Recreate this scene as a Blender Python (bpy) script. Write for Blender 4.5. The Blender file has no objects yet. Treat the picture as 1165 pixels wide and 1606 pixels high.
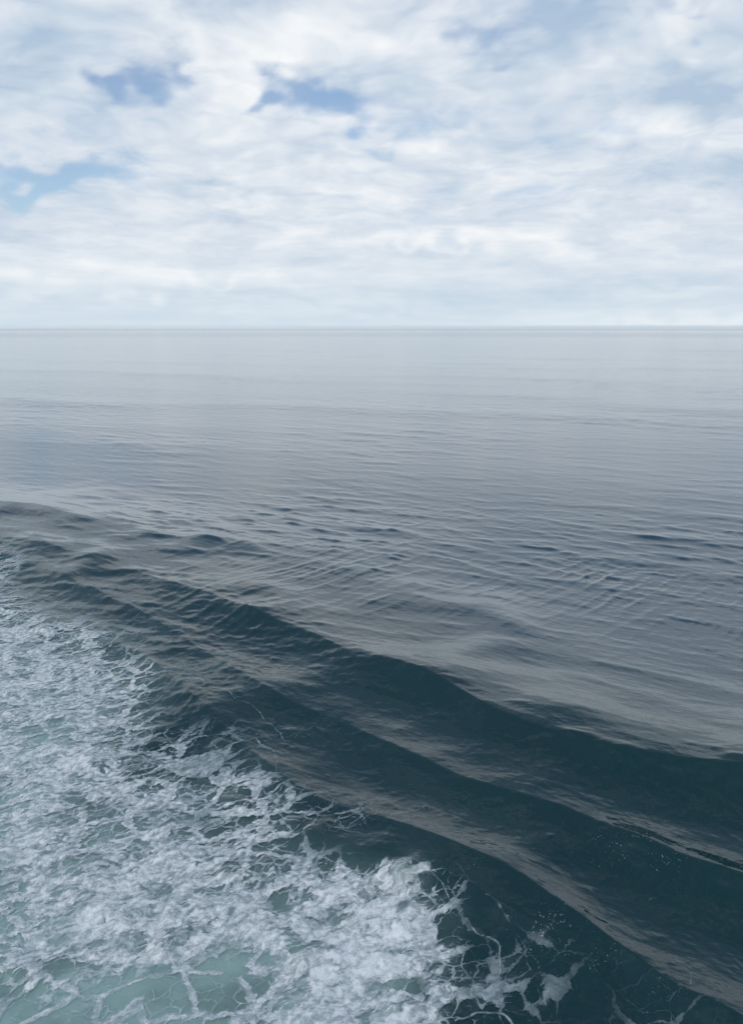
import bpy, math
import numpy as np

# ------------------------------------------------------------------ scene, camera, light
sc = bpy.context.scene
CAM_H = 8.0                     # eye height above the sea: an open ferry deck
PITCH = math.radians(13.1)
F, CX, CY = 1236.0, 582.5, 803.0

cam_d = bpy.data.cameras.new("camera")
cam_d.sensor_fit = 'VERTICAL'
cam_d.sensor_height = 24.0
cam_d.lens = F / 1606.0 * 24.0
cam_d.clip_start = 0.05
cam_d.clip_end = 200000.0
cam = bpy.data.objects.new("camera", cam_d)
sc.collection.objects.link(cam)
cam.location = (0, 0, CAM_H)
cam.rotation_euler = (math.pi / 2 - PITCH, 0, 0)
sc.camera = cam

SUN_EL, SUN_AZ = math.radians(48), math.radians(215)      # azimuth clockwise from +Y
world = bpy.data.worlds.new("World")
sc.world = world
world.use_nodes = True
wn = world.node_tree.nodes
wl = world.node_tree.links
wn.clear()
wo = wn.new("ShaderNodeOutputWorld")
wb = wn.new("ShaderNodeBackground")
ws = wn.new("ShaderNodeTexSky")
ws.sky_type = 'NISHITA'
ws.sun_disc = False
ws.sun_elevation = SUN_EL
ws.sun_rotation = SUN_AZ
ws.air_density = 1.0
ws.dust_density = 0.6
ws.ozone_density = 2.0
wb.inputs[1].default_value = 0.12
wl.new(ws.outputs[0], wb.inputs[0])
wl.new(wb.outputs[0], wo.inputs[0])

sun_d = bpy.data.lights.new("sun", 'SUN')
sun_d.energy = 1.4
sun_d.angle = math.radians(35)
sun_d.color = (1.0, 0.96, 0.9)
sun = bpy.data.objects.new("sun", sun_d)
sc.collection.objects.link(sun)
sdir = (math.sin(SUN_AZ) * math.cos(SUN_EL), math.cos(SUN_AZ) * math.cos(SUN_EL), math.sin(SUN_EL))
from mathutils import Vector
sun.rotation_euler = Vector(sdir).to_track_quat('Z', 'Y').to_euler()
sun.location = (0, 0, 50)

vs = sc.view_settings
sc.display_settings.display_device = 'sRGB'
vs.view_transform = 'Standard'
vs.look = 'None'
vs.exposure = 0.12
vs.gamma = 1.0
vs.use_curve_mapping = False
sc.cycles.use_denoising = True
sc.cycles.max_bounces = 4
sc.cycles.transparent_max_bounces = 5
sc.cycles.caustics_reflective = False
sc.cycles.caustics_refractive = False

rng = np.random.default_rng(11)


# ------------------------------------------------------------------ node helper
class N:
    """tiny wrapper for building shader maths"""
    def __init__(s, tree):
        s.t = tree

    def _in(s, sock, v):
        if hasattr(v, 'is_output') or isinstance(v, bpy.types.NodeSocket):
            s.t.links.new(v, sock)
        else:
            sock.default_value = v

    def math(s, op, a, b=0.0, c=0.0, clamp=False):
        n = s.t.nodes.new("ShaderNodeMath")
        n.operation = op
        n.use_clamp = clamp
        s._in(n.inputs[0], a)
        s._in(n.inputs[1], b)
        s._in(n.inputs[2], c)
        return n.outputs[0]

    def add(s, a, b): return s.math('ADD', a, b)
    def sub(s, a, b): return s.math('SUBTRACT', a, b)
    def mul(s, a, b): return s.math('MULTIPLY', a, b)
    def div(s, a, b): return s.math('DIVIDE', a, b)
    def mx(s, a, b): return s.math('MAXIMUM', a, b)
    def mn(s, a, b): return s.math('MINIMUM', a, b)
    def pw(s, a, b): return s.math('POWER', a, b)

    def ramp(s, v, a, b, lo=0.0, hi=1.0, smooth=True):
        n = s.t.nodes.new("ShaderNodeMapRange")
        n.interpolation_type = 'SMOOTHSTEP' if smooth else 'LINEAR'
        n.clamp = True
        s._in(n.inputs[0], v)
        s._in(n.inputs[1], a)
        s._in(n.inputs[2], b)
        s._in(n.inputs[3], lo)
        s._in(n.inputs[4], hi)
        return n.outputs[0]

    def vec(s, x, y, z=0.0):
        n = s.t.nodes.new("ShaderNodeCombineXYZ")
        s._in(n.inputs[0], x)
        s._in(n.inputs[1], y)
        s._in(n.inputs[2], z)
        return n.outputs[0]

    def sep(s, v):
        n = s.t.nodes.new("ShaderNodeSeparateXYZ")
        s._in(n.inputs[0], v)
        return n.outputs

    def vmath(s, op, a, b=None, scale=None):
        n = s.t.nodes.new("ShaderNodeVectorMath")
        n.operation = op
        s._in(n.inputs[0], a)
        if b is not None:
            s._in(n.inputs[1], b)
        if scale is not None:
            s._in(n.inputs['Scale'], scale)
        return n.outputs[1] if op in ('LENGTH', 'DOT_PRODUCT') else n.outputs[0]

    def noise(s, v, scale, detail=4.0, rough=0.5, dist=0.0, color=False, lac=2.0):
        n = s.t.nodes.new("ShaderNodeTexNoise")
        s._in(n.inputs['Vector'], v)
        n.inputs['Scale'].default_value = scale
        n.inputs['Detail'].default_value = detail
        n.inputs['Roughness'].default_value = rough
        n.inputs['Lacunarity'].default_value = lac
        n.inputs['Distortion'].default_value = dist
        return n.outputs[1] if color else n.outputs[0]

    def voro(s, v, scale, feature='DISTANCE_TO_EDGE', rand=1.0):
        n = s.t.nodes.new("ShaderNodeTexVoronoi")
        n.feature = feature
        s._in(n.inputs['Vector'], v)
        n.inputs['Scale'].default_value = scale
        n.inputs['Randomness'].default_value = rand
        return n.outputs

    def mixc(s, f, a, b):
        n = s.t.nodes.new("ShaderNodeMix")
        n.data_type = 'RGBA'
        s._in(n.inputs[0], f)
        s._in(n.inputs[6], a)
        s._in(n.inputs[7], b)
        return n.outputs[2]

    def attr(s, name):
        n = s.t.nodes.new("ShaderNodeAttribute")
        n.attribute_name = name
        return n.outputs['Fac']

    def bump(s, h, strength, dist, normal=None):
        n = s.t.nodes.new("ShaderNodeBump")
        s._in(n.inputs['Strength'], strength)
        n.inputs['Distance'].default_value = dist
        s._in(n.inputs['Height'], h)
        if normal is not None:
            s._in(n.inputs['Normal'], normal)
        return n.outputs[0]


def new_mat(name):
    m = bpy.data.materials.new(name)
    m.use_nodes = True
    m.node_tree.nodes.clear()
    out = m.node_tree.nodes.new("ShaderNodeOutputMaterial")
    return m, N(m.node_tree), out


# ------------------------------------------------------------------ where things stand on the sea
def ground(px, py, z=0.0):
    """bearing and depression sighted in the photograph -> point on the sea"""
    xr = (np.asarray(px, float) - CX) / F
    yr = -(np.asarray(py, float) - CY) / F
    dy = math.cos(PITCH) + yr * math.sin(PITCH)
    dz = -math.sin(PITCH) + yr * math.cos(PITCH)
    t = (CAM_H - np.asarray(z, float)) / np.maximum(-dz, 1e-6)
    return xr * t, dy * t


def sight(x, y):
    dep = np.maximum(y * math.cos(PITCH) + CAM_H * math.sin(PITCH), 1.0)
    up = y * math.sin(PITCH) - CAM_H * math.cos(PITCH)
    return CX + F * x / dep, CY - F * up / dep


# ------------------------------------------------------------------ the sea surface
def tile(n, size, lmin, lmax, direction, spread, power=1.0, seed=0, sharp=0.28):
    """one periodic patch of wind waves between two wavelengths, unit slope"""
    r = np.random.default_rng(seed)
    k = np.fft.fftfreq(n, size / n) * 2 * np.pi
    kx, ky = np.meshgrid(k, k)
    kk = np.hypot(kx, ky)
    kk[0, 0] = 1e-6
    th = np.arctan2(ky, kx) - direction
    th = np.arctan2(np.sin(th), np.cos(th))
    w = np.exp(-0.5 * (th / spread) ** 2)
    lam = 2 * np.pi / kk
    band = 1 / (1 + (lam / lmax) ** 8) / (1 + (lmin / lam) ** 8)
    amp = w * band * kk ** (-1.5 - power * 0.5)
    spec = amp * (r.normal(size=(n, n)) + 1j * r.normal(size=(n, n)))
    h = np.real(np.fft.ifft2(spec))
    gx = (np.roll(h, -1, 1) - h) / (size / n)
    gy = (np.roll(h, -1, 0) - h) / (size / n)
    h = h - h.mean()
    h = h + sharp * h * h / h.std()
    gx = (np.roll(h, -1, 1) - h) / (size / n)
    gy = (np.roll(h, -1, 0) - h) / (size / n)
    return (h / np.sqrt((gx ** 2 + gy ** 2).mean())).astype(np.float32), size


def sample(t, x, y):
    h, size = t
    n = h.shape[0]
    u = x / size * n
    v = y / size * n
    i = np.floor(u).astype(np.int64)
    j = np.floor(v).astype(np.int64)
    fu = u - i
    fv = v - j
    i0, i1, j0, j1 = i % n, (i + 1) % n, j % n, (j + 1) % n
    return (h[j0, i0] * (1 - fu) * (1 - fv) + h[j0, i1] * fu * (1 - fv) +
            h[j1, i0] * (1 - fu) * fv + h[j1, i1] * fu * fv)


def sstep(v, a, b):
    t = np.clip((v - a) / (b - a), 0, 1)
    return t * t * (3 - 2 * t)


# crests of the ship's waves: sighted points, height along them, face length, back length
CRESTS = [
    ([(-300, 738), (0, 797), (60, 803), (130, 822), (250, 850), (340, 868), (460, 890)],
     [.40, .46, .40, .30, .14, .05, .0], 1.9, 2.6),
    ([(-300, 740), (0, 799), (60, 804), (130, 826), (250, 848), (400, 866), (550, 900), (700, 960), (900, 1040), (1165, 1120), (1500, 1200)],
     [.34, .34, .32, .30, .30, .30, .28, .20, .10, .04, .02], 4.0, 3.6),
    ([(-300, 790), (0, 852), (90, 868), (200, 898), (300, 928), (345, 941), (430, 976), (500, 1001), (560, 1030), (640, 1056), (720, 1090), (760, 1116), (850, 1150), (950, 1166), (1050, 1182), (1165, 1203), (1500, 1270)],
     [.20, .24, .28, .36, .42, .46, .48, .50, .50, .50, .50, .52, .52, .52, .52, .52, .5], 1.2, 2.4),
    ([(-300, 790), (0, 852), (90, 868), (200, 898), (345, 941), (500, 1001), (640, 1056), (760, 1116), (950, 1166), (1165, 1203), (1500, 1270)],
     [.0, .02, .04, .06, .10, .14, .20, .28, .32, .34, .34], 1.3, 6.0),
    ([(-300, 800), (0, 876), (60, 896), (150, 935), (250, 985), (330, 1040), (430, 1095), (520, 1138), (600, 1175), (680, 1213), (760, 1250), (850, 1275), (950, 1312), (1060, 1358), (1165, 1392), (1500, 1500)],
     [.14, .16, .18, .20, .20, .20, .22, .24, .30, .34, .36, .40, .40, .40, .40, .38], 0.8, 1.15),
    ([(-300, 850), (0, 960), (150, 1000), (250, 1050), (330, 1120), (430, 1213), (500, 1262), (620, 1306), (700, 1336), (780, 1372), (870, 1422), (960, 1477), (1050, 1541), (1165, 1598), (1500, 1800)],
     [.08, .10, .12, .14, .16, .20, .20, .24, .30, .34, .36, .36, .36, .36, .3], 0.6, 0.85),
    ([(300, 1240), (430, 1290), (540, 1336), (620, 1347), (700, 1382), (780, 1424), (850, 1470), (930, 1540), (1000, 1620)],
     [.0, .10, .20, .28, .32, .30, .24, .12, .0], 0.66, 0.62),
]


def crest_shape(s, lf, lb):
    f = np.exp(-np.abs(s / lf) ** 1.12)
    b = np.exp(-np.abs(s / lb / 1.25) ** 1.35)
    return np.where(s < 0, f, b)


def crest_curve(pts, vals, lb):
    n_ = len(pts)
    vz = np.interp(np.linspace(0, 1, n_), np.linspace(0, 1, len(vals)), vals)
    u_ = np.linspace(0, 1, n_)
    zs = vz + {6.0: 0.5, 2.4: np.interp(u_, [0, .4, .7, 1], [0, .1, .3, .34])}.get(lb, 0.0)
    gx, gy = ground([p[0] for p in pts], [p[1] for p in pts], zs)
    vals = vz
    t = np.arange(len(pts))
    tt = np.linspace(0, len(pts) - 1, 400)
    x = np.interp(tt, t, gx)
    y = np.interp(tt, t, gy)
    v = np.interp(tt, t, vals)
    ker = np.hanning(41)
    ker /= ker.sum()
    sm = lambda a: np.convolve(np.pad(a, 20, mode='reflect', reflect_type='odd'), ker, 'valid')
    x, y, v = sm(x), sm(y), sm(v)
    o = np.argsort(x)
    x, y, v = x[o], y[o], v[o]
    xs = np.linspace(x[0], x[-1], 400)
    ys, vs_ = np.interp(xs, x, y), np.interp(xs, x, v)
    g = np.gradient(ys, xs)
    k2 = np.hanning(161)
    k2 /= k2.sum()
    g = np.convolve(np.pad(g, 80, mode='edge'), k2, 'valid')
    return xs, ys, vs_, g


T_SW = tile(256, 160.0, 9.0, 60.0, 1.15, 0.35, 1.0, 1)
T_BIG = tile(512, 67.0, 1.4, 5.0, 1.15, 0.50, 0.5, 2)
T_MID = tile(512, 29.0, 0.35, 2.2, 1.12, 0.50, 0.3, 3)
T_CROSS = tile(512, 19.0, 0.22, 0.95, 2.45, 0.15, 0.3, 4)
T_FINE = tile(512, 11.0, 0.10, 0.7, 1.15, 0.85, 0.0, 14)
T_GUST = tile(256, 31.0, 2.0, 14.0, 1.0, 9.0, 1.0, 15)
T_CHOP = tile(512, 7.3, 0.07, 0.6, 1.2, 1.6, 0.2, 5)
T_LUMP = tile(512, 13.0, 0.35, 1.8, 1.3, 1.4, 0.6, 6)
T_WARP = tile(512, 41.0, 1.5, 12.0, 0.5, 9.0, 1.0, 7)
T_WARP2 = tile(512, 37.0, 1.5, 12.0, 0.5, 9.0, 1.0, 8)
T_PATCH = tile(512, 140.0, 10.0, 60.0, 1.2, 1.2, 1.0, 9)

COLS = np.array([0, 97, 194, 291, 388, 485, 582, 680, 777, 874, 971, 1068, 1165], float)
ROWS = np.array([780, 840, 900, 960, 1020, 1080, 1140, 1200, 1260, 1320, 1380, 1440, 1500, 1560, 1620], float)
DENS = np.array([[int(c) for c in r] for r in [
    "0000000000000",
    "0000000000000",
    "3100000000000",
    "5210000000000",
    "6421000000000",
    "7542100000000",
    "7764310000000",
    "6776321000000",
    "5776432000000",
    "4677432100000",
    "4587433100000",
    "4577787300000",
    "3457889511000",
    "3334588622110",
    "3333588532121"]], float) / 9.0
AERA = np.array([[int(c) for c in r] for r in [
    "0000000000000",
    "0000000000000",
    "1000000000000",
    "3100000000000",
    "5310000000000",
    "6631000000000",
    "8853000000000",
    "9974100000000",
    "9985200000000",
    "9985200000000",
    "9986310000000",
    "9997552000000",
    "9999885100000",
    "9999997200000",
    "9999997300000"]], float) / 9.0


HOLES = [(540, 1245, 90, 50, .3), (470, 1230, 40, 30, .15), (30, 1330, 60, 60, .25), (120, 1570, 160, 50, .15), (330, 1575, 120, 40, .2), (640, 1385, 110, 34, .45), (520, 1360, 60, 18, .25), (100, 1160, 62, 22, .55), (195, 1525, 60, 32, .45), (365, 1535, 65, 38, .5), (650, 1585, 42, 26, .5), (110, 1445, 34, 20, .4),
         (255, 1262, 30, 12, .4), (345, 1290, 30, 20, .3), (412, 1440, 18, 24, .6), (40, 1270, 50, 30, .3), (250, 1290, 60, 14, .3), (430, 1520, 40, 14, .4),
         (700, 1500, 30, 30, .3), (60, 1560, 60, 40, .2)]


def grid_map(g, px, py):
    u = np.clip(np.interp(px, COLS, np.arange(len(COLS))), 0, len(COLS) - 1.001)
    v = np.clip(np.interp(py, ROWS, np.arange(len(ROWS))), 0, len(ROWS) - 1.001)
    i = u.astype(int)
    j = v.astype(int)
    fu = u - i
    fv = v - j
    fu = fu * fu * (3 - 2 * fu)
    fv = fv * fv * (3 - 2 * fv)
    return (g[j, i] * (1 - fu) * (1 - fv) + g[j, i + 1] * fu * (1 - fv) +
            g[j + 1, i] * (1 - fu) * fv + g[j + 1, i + 1] * fu * fv)


def sea(x, y):
    """height of the sea and foam fields at world points"""
    r = np.hypot(x, y)
    wx = sample(T_WARP, x, y)
    wy = sample(T_WARP2, x, y)
    px, py = sight(x + 0.45 * wx, y + 0.45 * wy)
    near = 1 - sstep(r, 60, 140)
    dens = grid_map(DENS, px, py) * near
    aera = grid_map(AERA, px, py) * near
    for hx, hy, rx, ry, st in HOLES:
        dens = dens - st * np.exp(-((px - hx) / rx) ** 2 - ((py - hy) / ry) ** 2)
    dens = np.clip(dens, 0, 1)
    z = np.zeros_like(x)
    gust = np.clip(0.6 + 0.45 * sample(T_GUST, x, y) / 1.2, 0.1, 1.6)
    back = np.zeros_like(x)
    for k, (pts, vals, lf, lb) in enumerate(CRESTS):
        cx, cy, cv, cg = crest_curve(pts, vals, lb)
        yc = np.interp(x, cx, cy)
        amp = np.interp(x, cx, cv)
        sl = np.interp(x, cx, cg)
        sl = np.clip(sl, -2.5, 2.5)
        lo = x < cx[0]
        yc = np.where(lo, cy[0] + (x - cx[0]) * -0.6, yc)
        hi = x > cx[-1]
        yc = np.where(hi, cy[-1] + (x - cx[-1]) * -0.6, yc)
        jit = 0.045 * wx * (0.4 + lf) + 0.05 * sample(T_LUMP, x, y) + 0.06 * sample(T_CHOP, x, y)
        s = (y - yc) / np.sqrt(1 + sl ** 2) + jit
        if k == 2:
            s_main = s
        fade = 1 / (1 + (r / 60.0) ** 4)
        z += amp * crest_shape(s, lf, lb) * fade * (1 + 0.12 * wy + (0.22 * sample(T_LUMP, x * .5, y * .5) if lb < 2 else 0))
        back = np.maximum(back, np.exp(-((s - 0.5 * lb) / lb) ** 2) * np.minimum(amp * 4, 1) * (k > 1) * fade)
    # open water waves, each band dropped where it can no longer be resolved
    f = lambda a, b: 1 - sstep(r, a, b)
    quiet = 1 - 0.35 * back                                 # the backs of the wash run smooth
    patch = 0.75 + 0.35 * sample(T_PATCH, x, y) / 3.0
    inner = sstep(py - 0.12 * (px - 582), 1020, 1180)                          # the slick between the ship's own waves
    cross = np.exp(-((py - 930 - (px - 500) * .1) / 70.0) ** 2) * sstep(px, 150, 420) * (1 - .5 * sstep(px, 850, 1200))
    z += 0.008 * sample(T_SW, x, y) * f(400, 1800)
    z += (0.018 - 0.010 * inner) * sample(T_BIG, x, y) * f(110, 420) * patch * (1 - 0.3 * sstep(r, 50, 120))
    z += (0.066 - 0.040 * inner) * sample(T_MID, x, y) * f(45, 160) * quiet * patch * (1 - 0.4 * cross) * (1 - 0.35 * sstep(r, 30, 70))
    z += (0.015 + 0.13 * cross) * sample(T_CROSS, x, y) * f(26, 60) * quiet * (1 - 0.5 * inner) * gust
    z += (0.080 - 0.035 * inner) * (1 - 0.5 * cross) * sample(T_FINE, x, y) * f(22, 55) * gust * quiet
    cr = np.exp(-((s_main + 0.1) / 0.9) ** 2) * near
    z += 0.075 * cr * sample(T_MID, x * 1.6 + 3, y * 1.6) / 1.6 + 0.05 * cr * sample(T_FINE, x + 2.0, y)
    churn = np.clip(dens * 1.5, 0, 1)
    z += (0.030 + 0.14 * churn) * sample(T_CHOP, x, y) * f(14, 30)
    z += 0.20 * churn * (1 - .45 * sstep(dens, .6, .95)) * sample(T_LUMP, x, y) * f(35, 60)
    z += 0.05 * aera
    return z, dens, aera, s_main


# polar fan of rows: fine where the camera looks, coarse all the way round
front = np.linspace(-0.62, 0.62, 1050)                     # radians either side of +Y
rest = np.linspace(0.62, 2 * math.pi - 0.62, 90)[1:-1]
ang = np.concatenate([front, rest])
dep0 = np.concatenate([np.linspace(math.radians(58), math.radians(47), 90)[:-1], np.linspace(math.radians(47), math.atan(CAM_H / 400.0), 730)])
rad = CAM_H / np.tan(dep0)
rad = np.concatenate([[0.4, 1.2, 2.2, 3.2, 4.2], rad, np.geomspace(400, 60000, 60)[1:]])
RR, AA = np.meshgrid(rad, ang, indexing='ij')
X = RR * np.sin(AA)
Y = RR * np.cos(AA)
Z, DE, AE, SM = sea(X.ravel(), Y.ravel())
OPN = sstep(SM, 0.0, 7.0)                                   # clear blue water outside the wash
nr, na = RR.shape
co = np.stack([X.ravel(), Y.ravel(), Z], 1)

i = np.arange(nr - 1)[:, None] * na
j = np.arange(na)[None, :]
j2 = (j + 1) % na
quads = np.stack([i + j, i + j2, i + na + j2, i + na + j], -1).reshape(-1, 4)[:, ::-1]


def mesh_from(name, verts, faces, mat, attrs):
    me = bpy.data.meshes.new(name)
    me.vertices.add(len(verts))
    me.vertices.foreach_set("co", verts.astype(np.float32).ravel())
    me.loops.add(faces.size)
    me.loops.foreach_set("vertex_index", faces.astype(np.int32).ravel())
    me.polygons.add(len(faces))
    me.polygons.foreach_set("loop_start", np.arange(0, faces.size, faces.shape[1], dtype=np.int32))
    me.update(calc_edges=True)
    me.polygons.foreach_set("use_smooth", np.ones(len(faces), dtype=bool))
    for k, v in attrs.items():
        a = me.attributes.new(k, 'FLOAT', 'POINT')
        a.data.foreach_set("value", v.astype(np.float32))
    me.materials.append(mat)
    o = bpy.data.objects.new(name, me)
    sc.collection.objects.link(o)
    return o


# ---- water material
m_water, n, out = new_mat("sea_water")
geo = m_water.node_tree.nodes.new("ShaderNodeNewGeometry").outputs[0]
sx, sy, sz = n.sep(geo)
flat = n.vec(sx, sy, 0.0)
dist = n.vmath('LENGTH', flat)
aer = n.attr("aeration")
blot = n.noise(flat, 0.9, 5, 0.55)
milky = n.math('MULTIPLY', aer, n.ramp(blot, 0.30, 0.62, 0.55, 1.0), clamp=True)
deep = n.mixc(n.noise(flat, 0.25, 2, 0.5), (0.002, 0.022, 0.025, 1), (0.003, 0.034, 0.032, 1))
deep = n.mixc(n.attr('open_sea'), deep, (0.007, 0.041, 0.060, 1))
col = n.mixc(milky, deep, (0.27, 0.40, 0.36, 1))
p = m_water.node_tree.nodes.new("ShaderNodeBsdfPrincipled")
n._in(p.inputs['Base Color'], col)
p.inputs['IOR'].default_value = 1.60
ruff = n.add(n.mul(n.mul(n.ramp(dist, 650, 1000), n.ramp(dist, 1700, 1300)), 0.6), n.ramp(dist, 2600, 5200))
n._in(p.inputs['Roughness'], n.add(n.ramp(dist, 15, 400, 0.04, 0.075), n.mul(ruff, 0.05)))
rot = n.vec(n.add(n.mul(sx, 0.50), n.mul(sy, 0.15)), n.add(sy, n.mul(sx, 0.35)), 0)
far_r = n.noise(rot, 1.1, 3, 0.6)
mid_r = n.noise(rot, 5.0, 3, 0.6)
b1 = n.bump(far_r, n.ramp(dist, 25, 120, 0.0, 0.16), 0.45)
b2 = n.bump(mid_r, n.ramp(dist, 8, 60, 0.22, 0.20), 0.05, b1)
n._in(p.inputs['Normal'], b2)
m_water.node_tree.links.new(p.outputs[0], out.inputs[0])

water = mesh_from("water", co, quads, m_water, {"aeration": AE, "open_sea": OPN})
water["kind"] = "structure"
water["label"] = "calm blue-grey sea with the dark green ridges of a ship's wake, reaching the horizon"

# ------------------------------------------------------------------ foam on the wake
LINES = [   # (sighted points, half width m, strength)
    ([(0, 868), (30, 885), (20, 890), (0, 905)], .05, .7),
    ([(60, 893), (95, 910), (130, 925), (150, 945), (190, 960), (230, 985)], .09, .5),
    ([(300, 1080), (340, 1105), (400, 1135), (430, 1160), (452, 1182), (448, 1190), (430, 1196), (436, 1215), (432, 1240), (440, 1245)], .05, .6),
    ([(400, 1180), (432, 1200)], .07, .8),
    ([(330, 1200), (350, 1230), (390, 1235), (430, 1238)], .05, .5),
    ([(385, 1262), (430, 1285), (447, 1305), (470, 1308)], .05, .8),
    ([(320, 1272), (350, 1275), (370, 1290), (362, 1305)], .04, .8),
    ([(470, 1300), (520, 1318), (545, 1335), (600, 1340), (612, 1346)], .045, .6),
    ([(500, 1395), (560, 1405), (600, 1392), (650, 1390), (685, 1410), (706, 1435), (722, 1452)], .045, .7),
    ([(620, 1440), (660, 1420), (700, 1440), (740, 1475), (778, 1500), (783, 1520), (780, 1550)], .05, .65),
    ([(760, 1450), (800, 1480), (836, 1520), (842, 1540)], .04, .45),
    ([(716, 1612), (745, 1594), (780, 1590), (800, 1606), (805, 1630)], .05, .9),
    ([(840, 1540), (858, 1575), (870, 1588)], .03, .6),
    ([(1060, 1540), (1082, 1560), (1076, 1590)], .04, .5),
    ([(540, 1400), (556, 1420), (550, 1440)], .05, .8),
]
FLECKS = [(1010, 1375, 120, 45, .55), (900, 1530, 130, 40, .5), (750, 1400, 60, 20, .4), (1040, 1400, 75, 32, .5), (950, 1352, 70, 18, .35), (800, 1362, 60, 18, .2), (850, 1500, 90, 45, .6), (960, 1530, 60, 30, .3),
          (560, 1300, 50, 30, .9), (235, 942, 75, 18, .8), (1050, 1590, 80, 30, .4)]

m_ = (RR.ravel() < 62) & (np.abs(AA.ravel()) < 0.63) & (RR.ravel() > 4.0)
idx = np.nonzero(m_)[0]
xx, yy = X.ravel()[idx], Y.ravel()[idx]
fx = xx + 0.22 * sample(T_LUMP, xx * 1.3, yy * 1.3) + 0.12 * sample(T_CHOP, xx, yy)
fy = yy + 0.22 * sample(T_LUMP, xx * 1.3 + 5.1, yy * 1.3 + 2.3) + 0.12 * sample(T_CHOP, xx + 1.7, yy + 3.3)
line = np.zeros(len(idx))
for pts, hw, st in LINES:
    gx, gy = ground([q[0] for q in pts], [q[1] for q in pts])
    for _ in range(2):                                     # corner cutting, so strands curl
        a0, b0 = np.stack([gx[:-1], gy[:-1]]), np.stack([gx[1:], gy[1:]])
        mid = np.stack([a0 * .75 + b0 * .25, a0 * .25 + b0 * .75], -1).reshape(2, -1)
        gx = np.concatenate([gx[:1], mid[0], gx[-1:]])
        gy = np.concatenate([gy[:1], mid[1], gy[-1:]])
    lo_x, hi_x, lo_y, hi_y = gx.min() - 1, gx.max() + 1, gy.min() - 1, gy.max() + 1
    k = np.nonzero((xx > lo_x) & (xx < hi_x) & (yy > lo_y) & (yy < hi_y))[0]
    best = np.full(len(k), 9.0)
    for a in range(len(gx) - 1):
        ax, ay, bx, by = gx[a], gy[a], gx[a + 1], gy[a + 1]
        t = np.clip(((fx[k] - ax) * (bx - ax) + (fy[k] - ay) * (by - ay)) / ((bx - ax) ** 2 + (by - ay) ** 2), 0, 1)
        best = np.minimum(best, np.hypot(fx[k] - ax - t * (bx - ax), fy[k] - ay - t * (by - ay)))
    hwv = 0.45 * hw * (0.9 + 0.5 * sample(T_LUMP, xx[k] * 1.7, yy[k] * 1.7))
    line[k] = np.maximum(line[k], st * np.exp(-(best / np.maximum(hwv, .015)) ** 2))
fleck = np.zeros(len(idx))
for cx_, cy_, rx, ry, st in FLECKS:
    ax, ay = sight(xx, yy)
    fleck = np.maximum(fleck, st * np.exp(-((ax - cx_) / rx) ** 2 - ((ay - cy_) / ry) ** 2))
full = lambda v: np.bincount(idx, weights=v, minlength=nr * na)
LN, FL = full(line), full(fleck)
keepv = m_ & ((DE > 0.03) | (LN > 0.04) | (FL > 0.06))
kf = keepv[quads].any(1) & m_[quads].all(1)
fq = quads[kf]
used = np.unique(fq)
remap = np.zeros(nr * na, dtype=np.int64)
remap[used] = np.arange(len(used))
fz = Z[used] + 0.008 + 0.03 * DE[used]
fco = np.stack([X.ravel()[used], Y.ravel()[used], fz], 1)

m_foam, n, out = new_mat("sea_foam")
geo = m_foam.node_tree.nodes.new("ShaderNodeNewGeometry").outputs[0]
sx, sy, sz = n.sep(geo)
flat = n.vec(sx, sy, 0.0)
d = n.attr("foam_cover")
ln = n.attr("strand")
fl = n.attr("fleck")
ar = n.attr("aeration")
w1 = n.vmath('SCALE', n.vmath('SUBTRACT', n.noise(flat, 0.9, 3, 0.55, color=True), (0.5, 0.5, 0.5)), scale=0.5)
w2 = n.vmath('SCALE', n.vmath('SUBTRACT', n.noise(flat, 4.5, 3, 0.6, color=True), (0.5, 0.5, 0.5)), scale=0.20)
q = n.vmath('ADD', n.vmath('ADD', flat, w1), w2)
qs = n.sep(q)
# stretched along the crests of the wash
qa = n.vec(n.add(n.mul(qs[0], 0.60), n.mul(qs[1], 0.40)), n.sub(n.mul(qs[1], 1.05), n.mul(qs[0], 0.60)), 0)
fbm = n.noise(qa, 1.6, 7, 0.62)
fine = n.noise(qa, 9.0, 6, 0.65)
qc = n.vmath('ADD', n.vmath('ADD', flat, n.vmath('SCALE', w1, scale=0.7)), n.vmath('SCALE', w2, scale=0.8))
cs = n.sep(qc)
qc = n.vec(n.add(n.mul(cs[0], 0.75), n.mul(cs[1], 0.35)), n.sub(n.mul(cs[1], 0.95), n.mul(cs[0], 0.45)), 0)
v1 = n.voro(qc, 1.55)[0]
v2 = n.voro(n.vmath('ADD', qc, (2.3, 5.1, 0)), 4.2)[0]
ridge = n.math('ABSOLUTE', n.sub(n.noise(qa, 2.6, 3, 0.5, 0.4), 0.5))
ridge2 = n.math('ABSOLUTE', n.sub(n.noise(n.vmath('ADD', qa, (7.3, 3.1, 0)), 6.5, 3, 0.55, 0.3), 0.5))
dd = n.add(d, n.sub(n.mul(n.sub(fbm, 0.5), 1.45), 0.05))
mod = n.ramp(fine, 0.34, 0.60, 0.55, 1.0)
wall1 = n.mul(n.ramp(dd, 0.10, 1.0, 0.010, 0.41, False), n.ramp(fine, 0.25, 0.75, 0.4, 1.6))
lace1 = n.ramp(v1, wall1, n.mul(wall1, 0.62), 0, 1)
wall2 = n.mul(n.ramp(dd, 0.15, 1.0, 0.005, 0.34, False), n.ramp(fine, 0.25, 0.75, 0.3, 1.7))
lace2 = n.ramp(v2, wall2, n.mul(wall2, 0.45), 0, 1)
rw = n.ramp(dd, 0.25, 1.0, 0.001, 0.075, False)
r1 = n.ramp(ridge, rw, n.mul(rw, 0.1), 0, 1)
r2 = n.ramp(ridge2, n.mul(rw, 1.1), n.mul(rw, 0.1), 0, 1)
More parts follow.
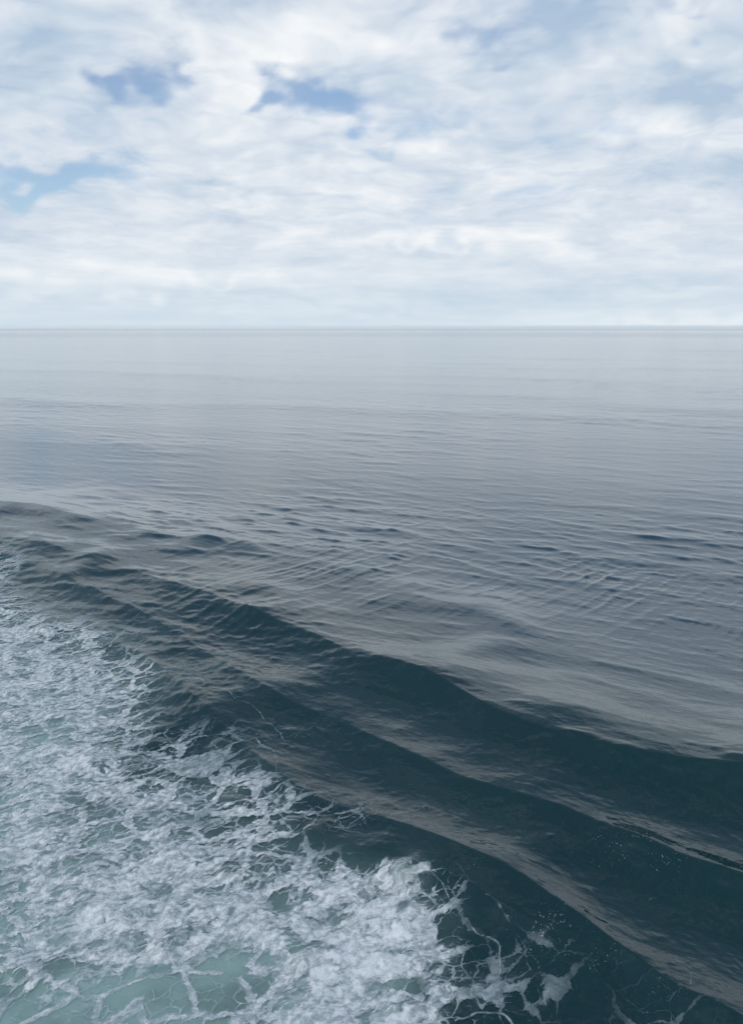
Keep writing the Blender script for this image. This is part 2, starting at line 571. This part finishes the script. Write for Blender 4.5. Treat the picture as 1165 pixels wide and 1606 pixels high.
fill = n.ramp(n.add(n.add(dd, n.mul(n.sub(0.25, v1), 0.9)), n.mul(n.sub(fine, 0.5), 0.55)), 0.70, 1.25, 0, 0.92)
lace = n.mx(n.mul(lace1, 0.92), n.mul(lace2, 0.66))
lace = n.mul(n.mx(lace, n.mx(n.mul(r1, 0.80), n.mul(r2, 0.60))), mod)
net = n.mx(n.ramp(v1, n.mul(fine, 0.16), 0.03), n.mul(n.ramp(v2, n.mul(fine, 0.10), 0.01), 0.55))
net = n.mul(net, n.mul(n.ramp(ar, 0.45, 0.95), n.ramp(fbm, 0.30, 0.55, 0.45, 0.95)))
lace = n.mul(lace, n.mul(n.ramp(d, 0.03, 0.45), n.ramp(n.add(d, fbm), 0.45, 0.85)))
lace = n.mx(lace, n.mul(net, n.ramp(fine, 0.3, 0.6, 0.5, 1.0)))
a = n.sub(1.0, n.mul(n.sub(1.0, lace), n.sub(1.0, fill)))
thin = n.mul(n.ramp(dd, 0.15, 0.9, 0.0, 0.22), n.ramp(d, 0.03, 0.3))
a = n.mx(a, thin)
vh = n.voro(n.vmath('ADD', qa, (3.7, 1.9, 0)), 2.3, 'F1')[0]
hrad = n.mul(n.ramp(n.noise(flat, 0.8, 2), 0.40, 0.66, 0.05, 0.40, False), n.ramp(fine, 0.2, 0.8, 0.5, 1.5))
a = n.mul(a, n.sub(1.0, n.mul(n.ramp(vh, hrad, n.mul(hrad, 0.25)), 0.60)))
froth = n.noise(n.vmath('ADD', flat, w2), 9.0, 6, 0.7)
a = n.mul(a, n.ramp(froth, 0.38, 0.56, n.ramp(dd, 0.7, 1.15, 0.62, 0.88), 1.0))
stra = n.mul(n.ramp(n.add(ln, n.add(n.mul(n.sub(fine, 0.5), 1.5), n.mul(n.sub(fbm, 0.5), 1.2))), 0.25, 1.0), 0.55)
a = n.mx(a, stra)
vf = n.voro(n.vmath('ADD', flat, w2), 22.0, 'F1')
dots = n.ramp(vf[0], n.mul(fl, 0.52), n.mul(fl, 0.20), 0, 1)
dots = n.mul(dots, n.ramp(n.noise(flat, 3.0, 3), 0.42, 0.6))
dots = n.mul(dots, n.ramp(fl, 0.08, 0.3))
a = n.math('MAXIMUM', a, n.mul(n.mul(dots, 0.42), n.ramp(ar, 0.6, 0.3)), clamp=True)
colf = n.mixc(n.ramp(a, 0.2, 0.95), (0.52, 0.64, 0.67, 1), (0.80, 0.84, 0.83, 1))
p = m_foam.node_tree.nodes.new("ShaderNodeBsdfPrincipled")
n._in(p.inputs['Base Color'], colf)
p.inputs['Roughness'].default_value = 0.55
p.inputs['Specular IOR Level'].default_value = 0.12
hgt = n.add(n.mul(a, 0.6), n.mul(fine, 0.5))
n._in(p.inputs['Normal'], n.bump(hgt, 0.6, 0.05))
n._in(p.inputs['Alpha'], a)
m_foam.node_tree.links.new(p.outputs[0], out.inputs[0])

foam = mesh_from("foam", fco, remap[fq], m_foam,
                 {"foam_cover": DE[used], "aeration": AE[used], "strand": LN[used], "fleck": FL[used]})
foam["kind"] = "stuff"
foam["label"] = "white lacy foam spread over the churned green wake at the lower left"
foam["category"] = "foam"

# ------------------------------------------------------------------ sky: a high dome of broken cloud, clear blue showing through
m_sky, n, out = new_mat("cloudy_sky")
tc = m_sky.node_tree.nodes.new("ShaderNodeTexCoord").outputs['Object']
u = n.vmath('NORMALIZE', tc)
ux, uy, uz = n.sep(u)
uz = n.mx(uz, 0.0)
den = n.add(uz, 0.17)
P = n.vec(n.div(ux, den), n.div(uy, den), n.mul(uz, 0.6))
warp = n.vmath('SCALE', n.vmath('SUBTRACT', n.noise(P, 2.2, 3, 0.55, color=True), (0.5, 0.5, 0.5)), scale=0.34)
PW = n.vmath('ADD', P, warp)
big = n.noise(PW, 1.1, 2, 0.52)
med = n.noise(PW, 3.2, 4, 0.55)
fin = n.noise(PW, 11.0, 4, 0.5)
def direction_of(px, py):
    xr = (px - CX) / F
    yr = -(py - CY) / F
    dy = math.cos(PITCH) + yr * math.sin(PITCH)
    dz = -math.sin(PITCH) + yr * math.cos(PITCH)
    return xr / dy, dz / dy


R = 70000.0
el = np.concatenate([[-0.03], np.linspace(0, 0.42, 150), np.linspace(0.42, math.pi / 2 - 0.02, 26)[1:]])
az = np.concatenate([np.linspace(-0.6, 0.6, 300), np.linspace(0.6, 2 * math.pi - 0.6, 60)[1:-1]])
na2 = len(az)
E, A = np.meshgrid(el, az, indexing='ij')
E, A = E.ravel(), A.ravel()
sv = np.stack([R * np.cos(E) * np.sin(A), R * np.cos(E) * np.cos(A), R * np.sin(E)], -1)
A_ = (A + math.pi) % (2 * math.pi) - math.pi
ta = np.tan(np.clip(A_, -1.2, 1.2))
tb = np.tan(np.clip(E, -0.02, 1.3)) / np.cos(np.clip(A_, -1.2, 1.2))
rag = lambda ox, amp: amp * (sample(T_WARP, ta * 75 + ox, tb * 120) * 0.5 + sample(T_LUMP, ta * 95 + ox, tb * 150) * 0.22 + sample(T_CHOP, ta * 110 + ox, tb * 170) * 0.08)
BX = ta + rag(3.0, 0.032)
BZ = tb + rag(17.0, 0.020)
front_only = 1 - sstep(np.abs(A_), 0.7, 1.1)


def blobs(items):
    tot = np.zeros_like(E)
    for px, py, rx, ry, st in items:
        a0, b0 = direction_of(px, py)
        tot += st * np.exp(-((BX - a0) * F / rx) ** 2 - ((BZ - b0) * F / ry) ** 2)
    return tot * front_only


holes = blobs([(208, 132, 48, 30, 1.2), (295, 108, 38, 20, .6), (465, 140, 38, 28, 1.05), (530, 155, 46, 24, .95), (640, 200, 90, 26, .55),
               (770, 62, 48, 18, .38), (30, 275, 120, 32, 1.1), (150, 262, 80, 22, .6), (120, 150, 60, 20, .3), (560, 308, 150, 12, .4), (600, 345, 200, 10, .35),
               (60, 355, 120, 14, .3), (830, 310, 80, 18, .3), (950, 210, 40, 14, .35), (1075, 15, 30, 14, .4), (740, 170, 70, 18, .3), (480, 405, 150, 8, .2), (60, 120, 60, 14, .25)])
darks = blobs([(890, 50, 80, 55, 1.0), (1080, 130, 120, 50, 1.0), (1150, 30, 80, 60, .5), (60, 60, 120, 80, .45), (580, 80, 150, 55, .45), (250, 40, 140, 40, .35),
               (800, 130, 70, 30, .3), (420, 300, 60, 14, .3), (950, 440, 200, 14, .35), (300, 470, 300, 14, .3), (1000, 270, 150, 25, .25), (700, 470, 250, 12, .25)])
lights = blobs([(400, 105, 70, 38, .35), (330, 90, 50, 35, .5), (545, 212, 60, 22, .6), (700, 80, 60, 30, .6), (950, 130, 90, 40, .5), (130, 70, 60, 25, .3),
                (700, 372, 260, 14, .8), (950, 390, 160, 12, .6), (130, 430, 170, 14, .6), (350, 435, 120, 10, .5), (700, 260, 200, 22, .5), (20, 205, 40, 16, .5),
                (1100, 505, 200, 9, .7), (300, 240, 90, 30, .4), (1050, 60, 60, 26, .6), (1000, 200, 160, 25, .4)])

GAP, MASS, PUFF = holes, darks, lights
holes, darks, lights = n.attr("gap"), n.attr("mass"), n.attr("puff")
cover = n.sub(n.add(n.mul(n.sub(big, 0.5), 1.0), n.mul(n.sub(med, 0.5), 0.9)), n.mul(holes, 1.15))
cover = n.add(cover, n.mul(n.sub(fin, 0.5), 0.5))
cover = n.add(cover, n.ramp(uz, 0.0, 0.34, 0.66, 0.52, False))
cover = n.sub(cover, n.ramp(uz, 0.22, 0.60, 0.0, 1.0))
thick = n.ramp(cover, -0.62, 0.42, 0.12, 1.0)
thick = n.mx(thick, n.ramp(uz, 0.10, 0.0, 0.0, 0.97))
tone = n.add(n.mul(n.sub(med, 0.5), 1.1), n.mul(n.sub(fin, 0.5), 0.28))
tone = n.add(tone, n.mul(n.sub(big, 0.5), -0.6))
bl1 = n.math('ABSOLUTE', n.sub(n.noise(n.vmath('ADD', PW, (4.1, 2.2, 0)), 3.0, 1, 0.5), 0.5))
bl2 = n.math('ABSOLUTE', n.sub(n.noise(PW, 8.0, 2, 0.5), 0.5))
puffy = n.sub(n.add(n.mul(bl1, 1.6), n.mul(bl2, 0.9)), 0.22)
tone = n.add(tone, n.mul(puffy, n.ramp(uz, 0.06, 0.20, 0.05, 0.55)))
band = n.noise(n.vec(n.mul(ux, 1.6), n.mul(uz, 17.0), n.mul(uy, 1.6)), 1.7, 4, 0.55)
tone = n.mul(tone, n.ramp(uz, 0.0, 0.16, 0.35, 1.0))
tone = n.add(tone, n.mul(n.sub(band, 0.5), n.ramp(uz, 0.16, 0.02, 0.15, 1.0)))
tone = n.add(tone, n.mul(lights, 0.34))
tone = n.sub(tone, n.mul(darks, 0.42))
tone = n.sub(tone, n.ramp(uz, 0.33, 0.6, 0.0, 0.2))
shade = n.ramp(tone, -0.42, 0.42, 0, 1, False)
ccol = n.mixc(shade, (0.41, 0.525, 0.66, 1), (0.88, 0.89, 0.90, 1))
hcol = (0.615, 0.715, 0.785, 1)
ccol = n.mixc(n.ramp(uz, 0.12, 0.0, 0.0, 0.55), ccol, hcol)
low = n.mul(n.ramp(uz, 0.0055, 0.0015), n.ramp(band, 0.3, 0.6, 0.25, 0.8))
ccol = n.mixc(low, ccol, (0.46, 0.55, 0.63, 1))
em = m_sky.node_tree.nodes.new("ShaderNodeEmission")
n._in(em.inputs[0], ccol)
em.inputs[1].default_value = 1.0
tr = m_sky.node_tree.nodes.new("ShaderNodeBsdfTransparent")
mixs = m_sky.node_tree.nodes.new("ShaderNodeMixShader")
n._in(mixs.inputs[0], thick)
m_sky.node_tree.links.new(tr.outputs[0], mixs.inputs[1])
m_sky.node_tree.links.new(em.outputs[0], mixs.inputs[2])
m_sky.node_tree.links.new(mixs.outputs[0], out.inputs[0])
m_sky.cycles.emission_sampling = 'NONE'

i = np.arange(len(el) - 1)[:, None] * na2
j = np.arange(na2)[None, :]
sq = np.stack([i + j, i + na2 + j, i + na2 + (j + 1) % na2, i + (j + 1) % na2], -1).reshape(-1, 4)
sky = mesh_from("sky", sv, sq, m_sky, {"gap": GAP, "mass": MASS, "puff": PUFF})
sky["kind"] = "structure"
sky["label"] = "pale sky of broken white and grey cloud with small blue gaps over the sea"
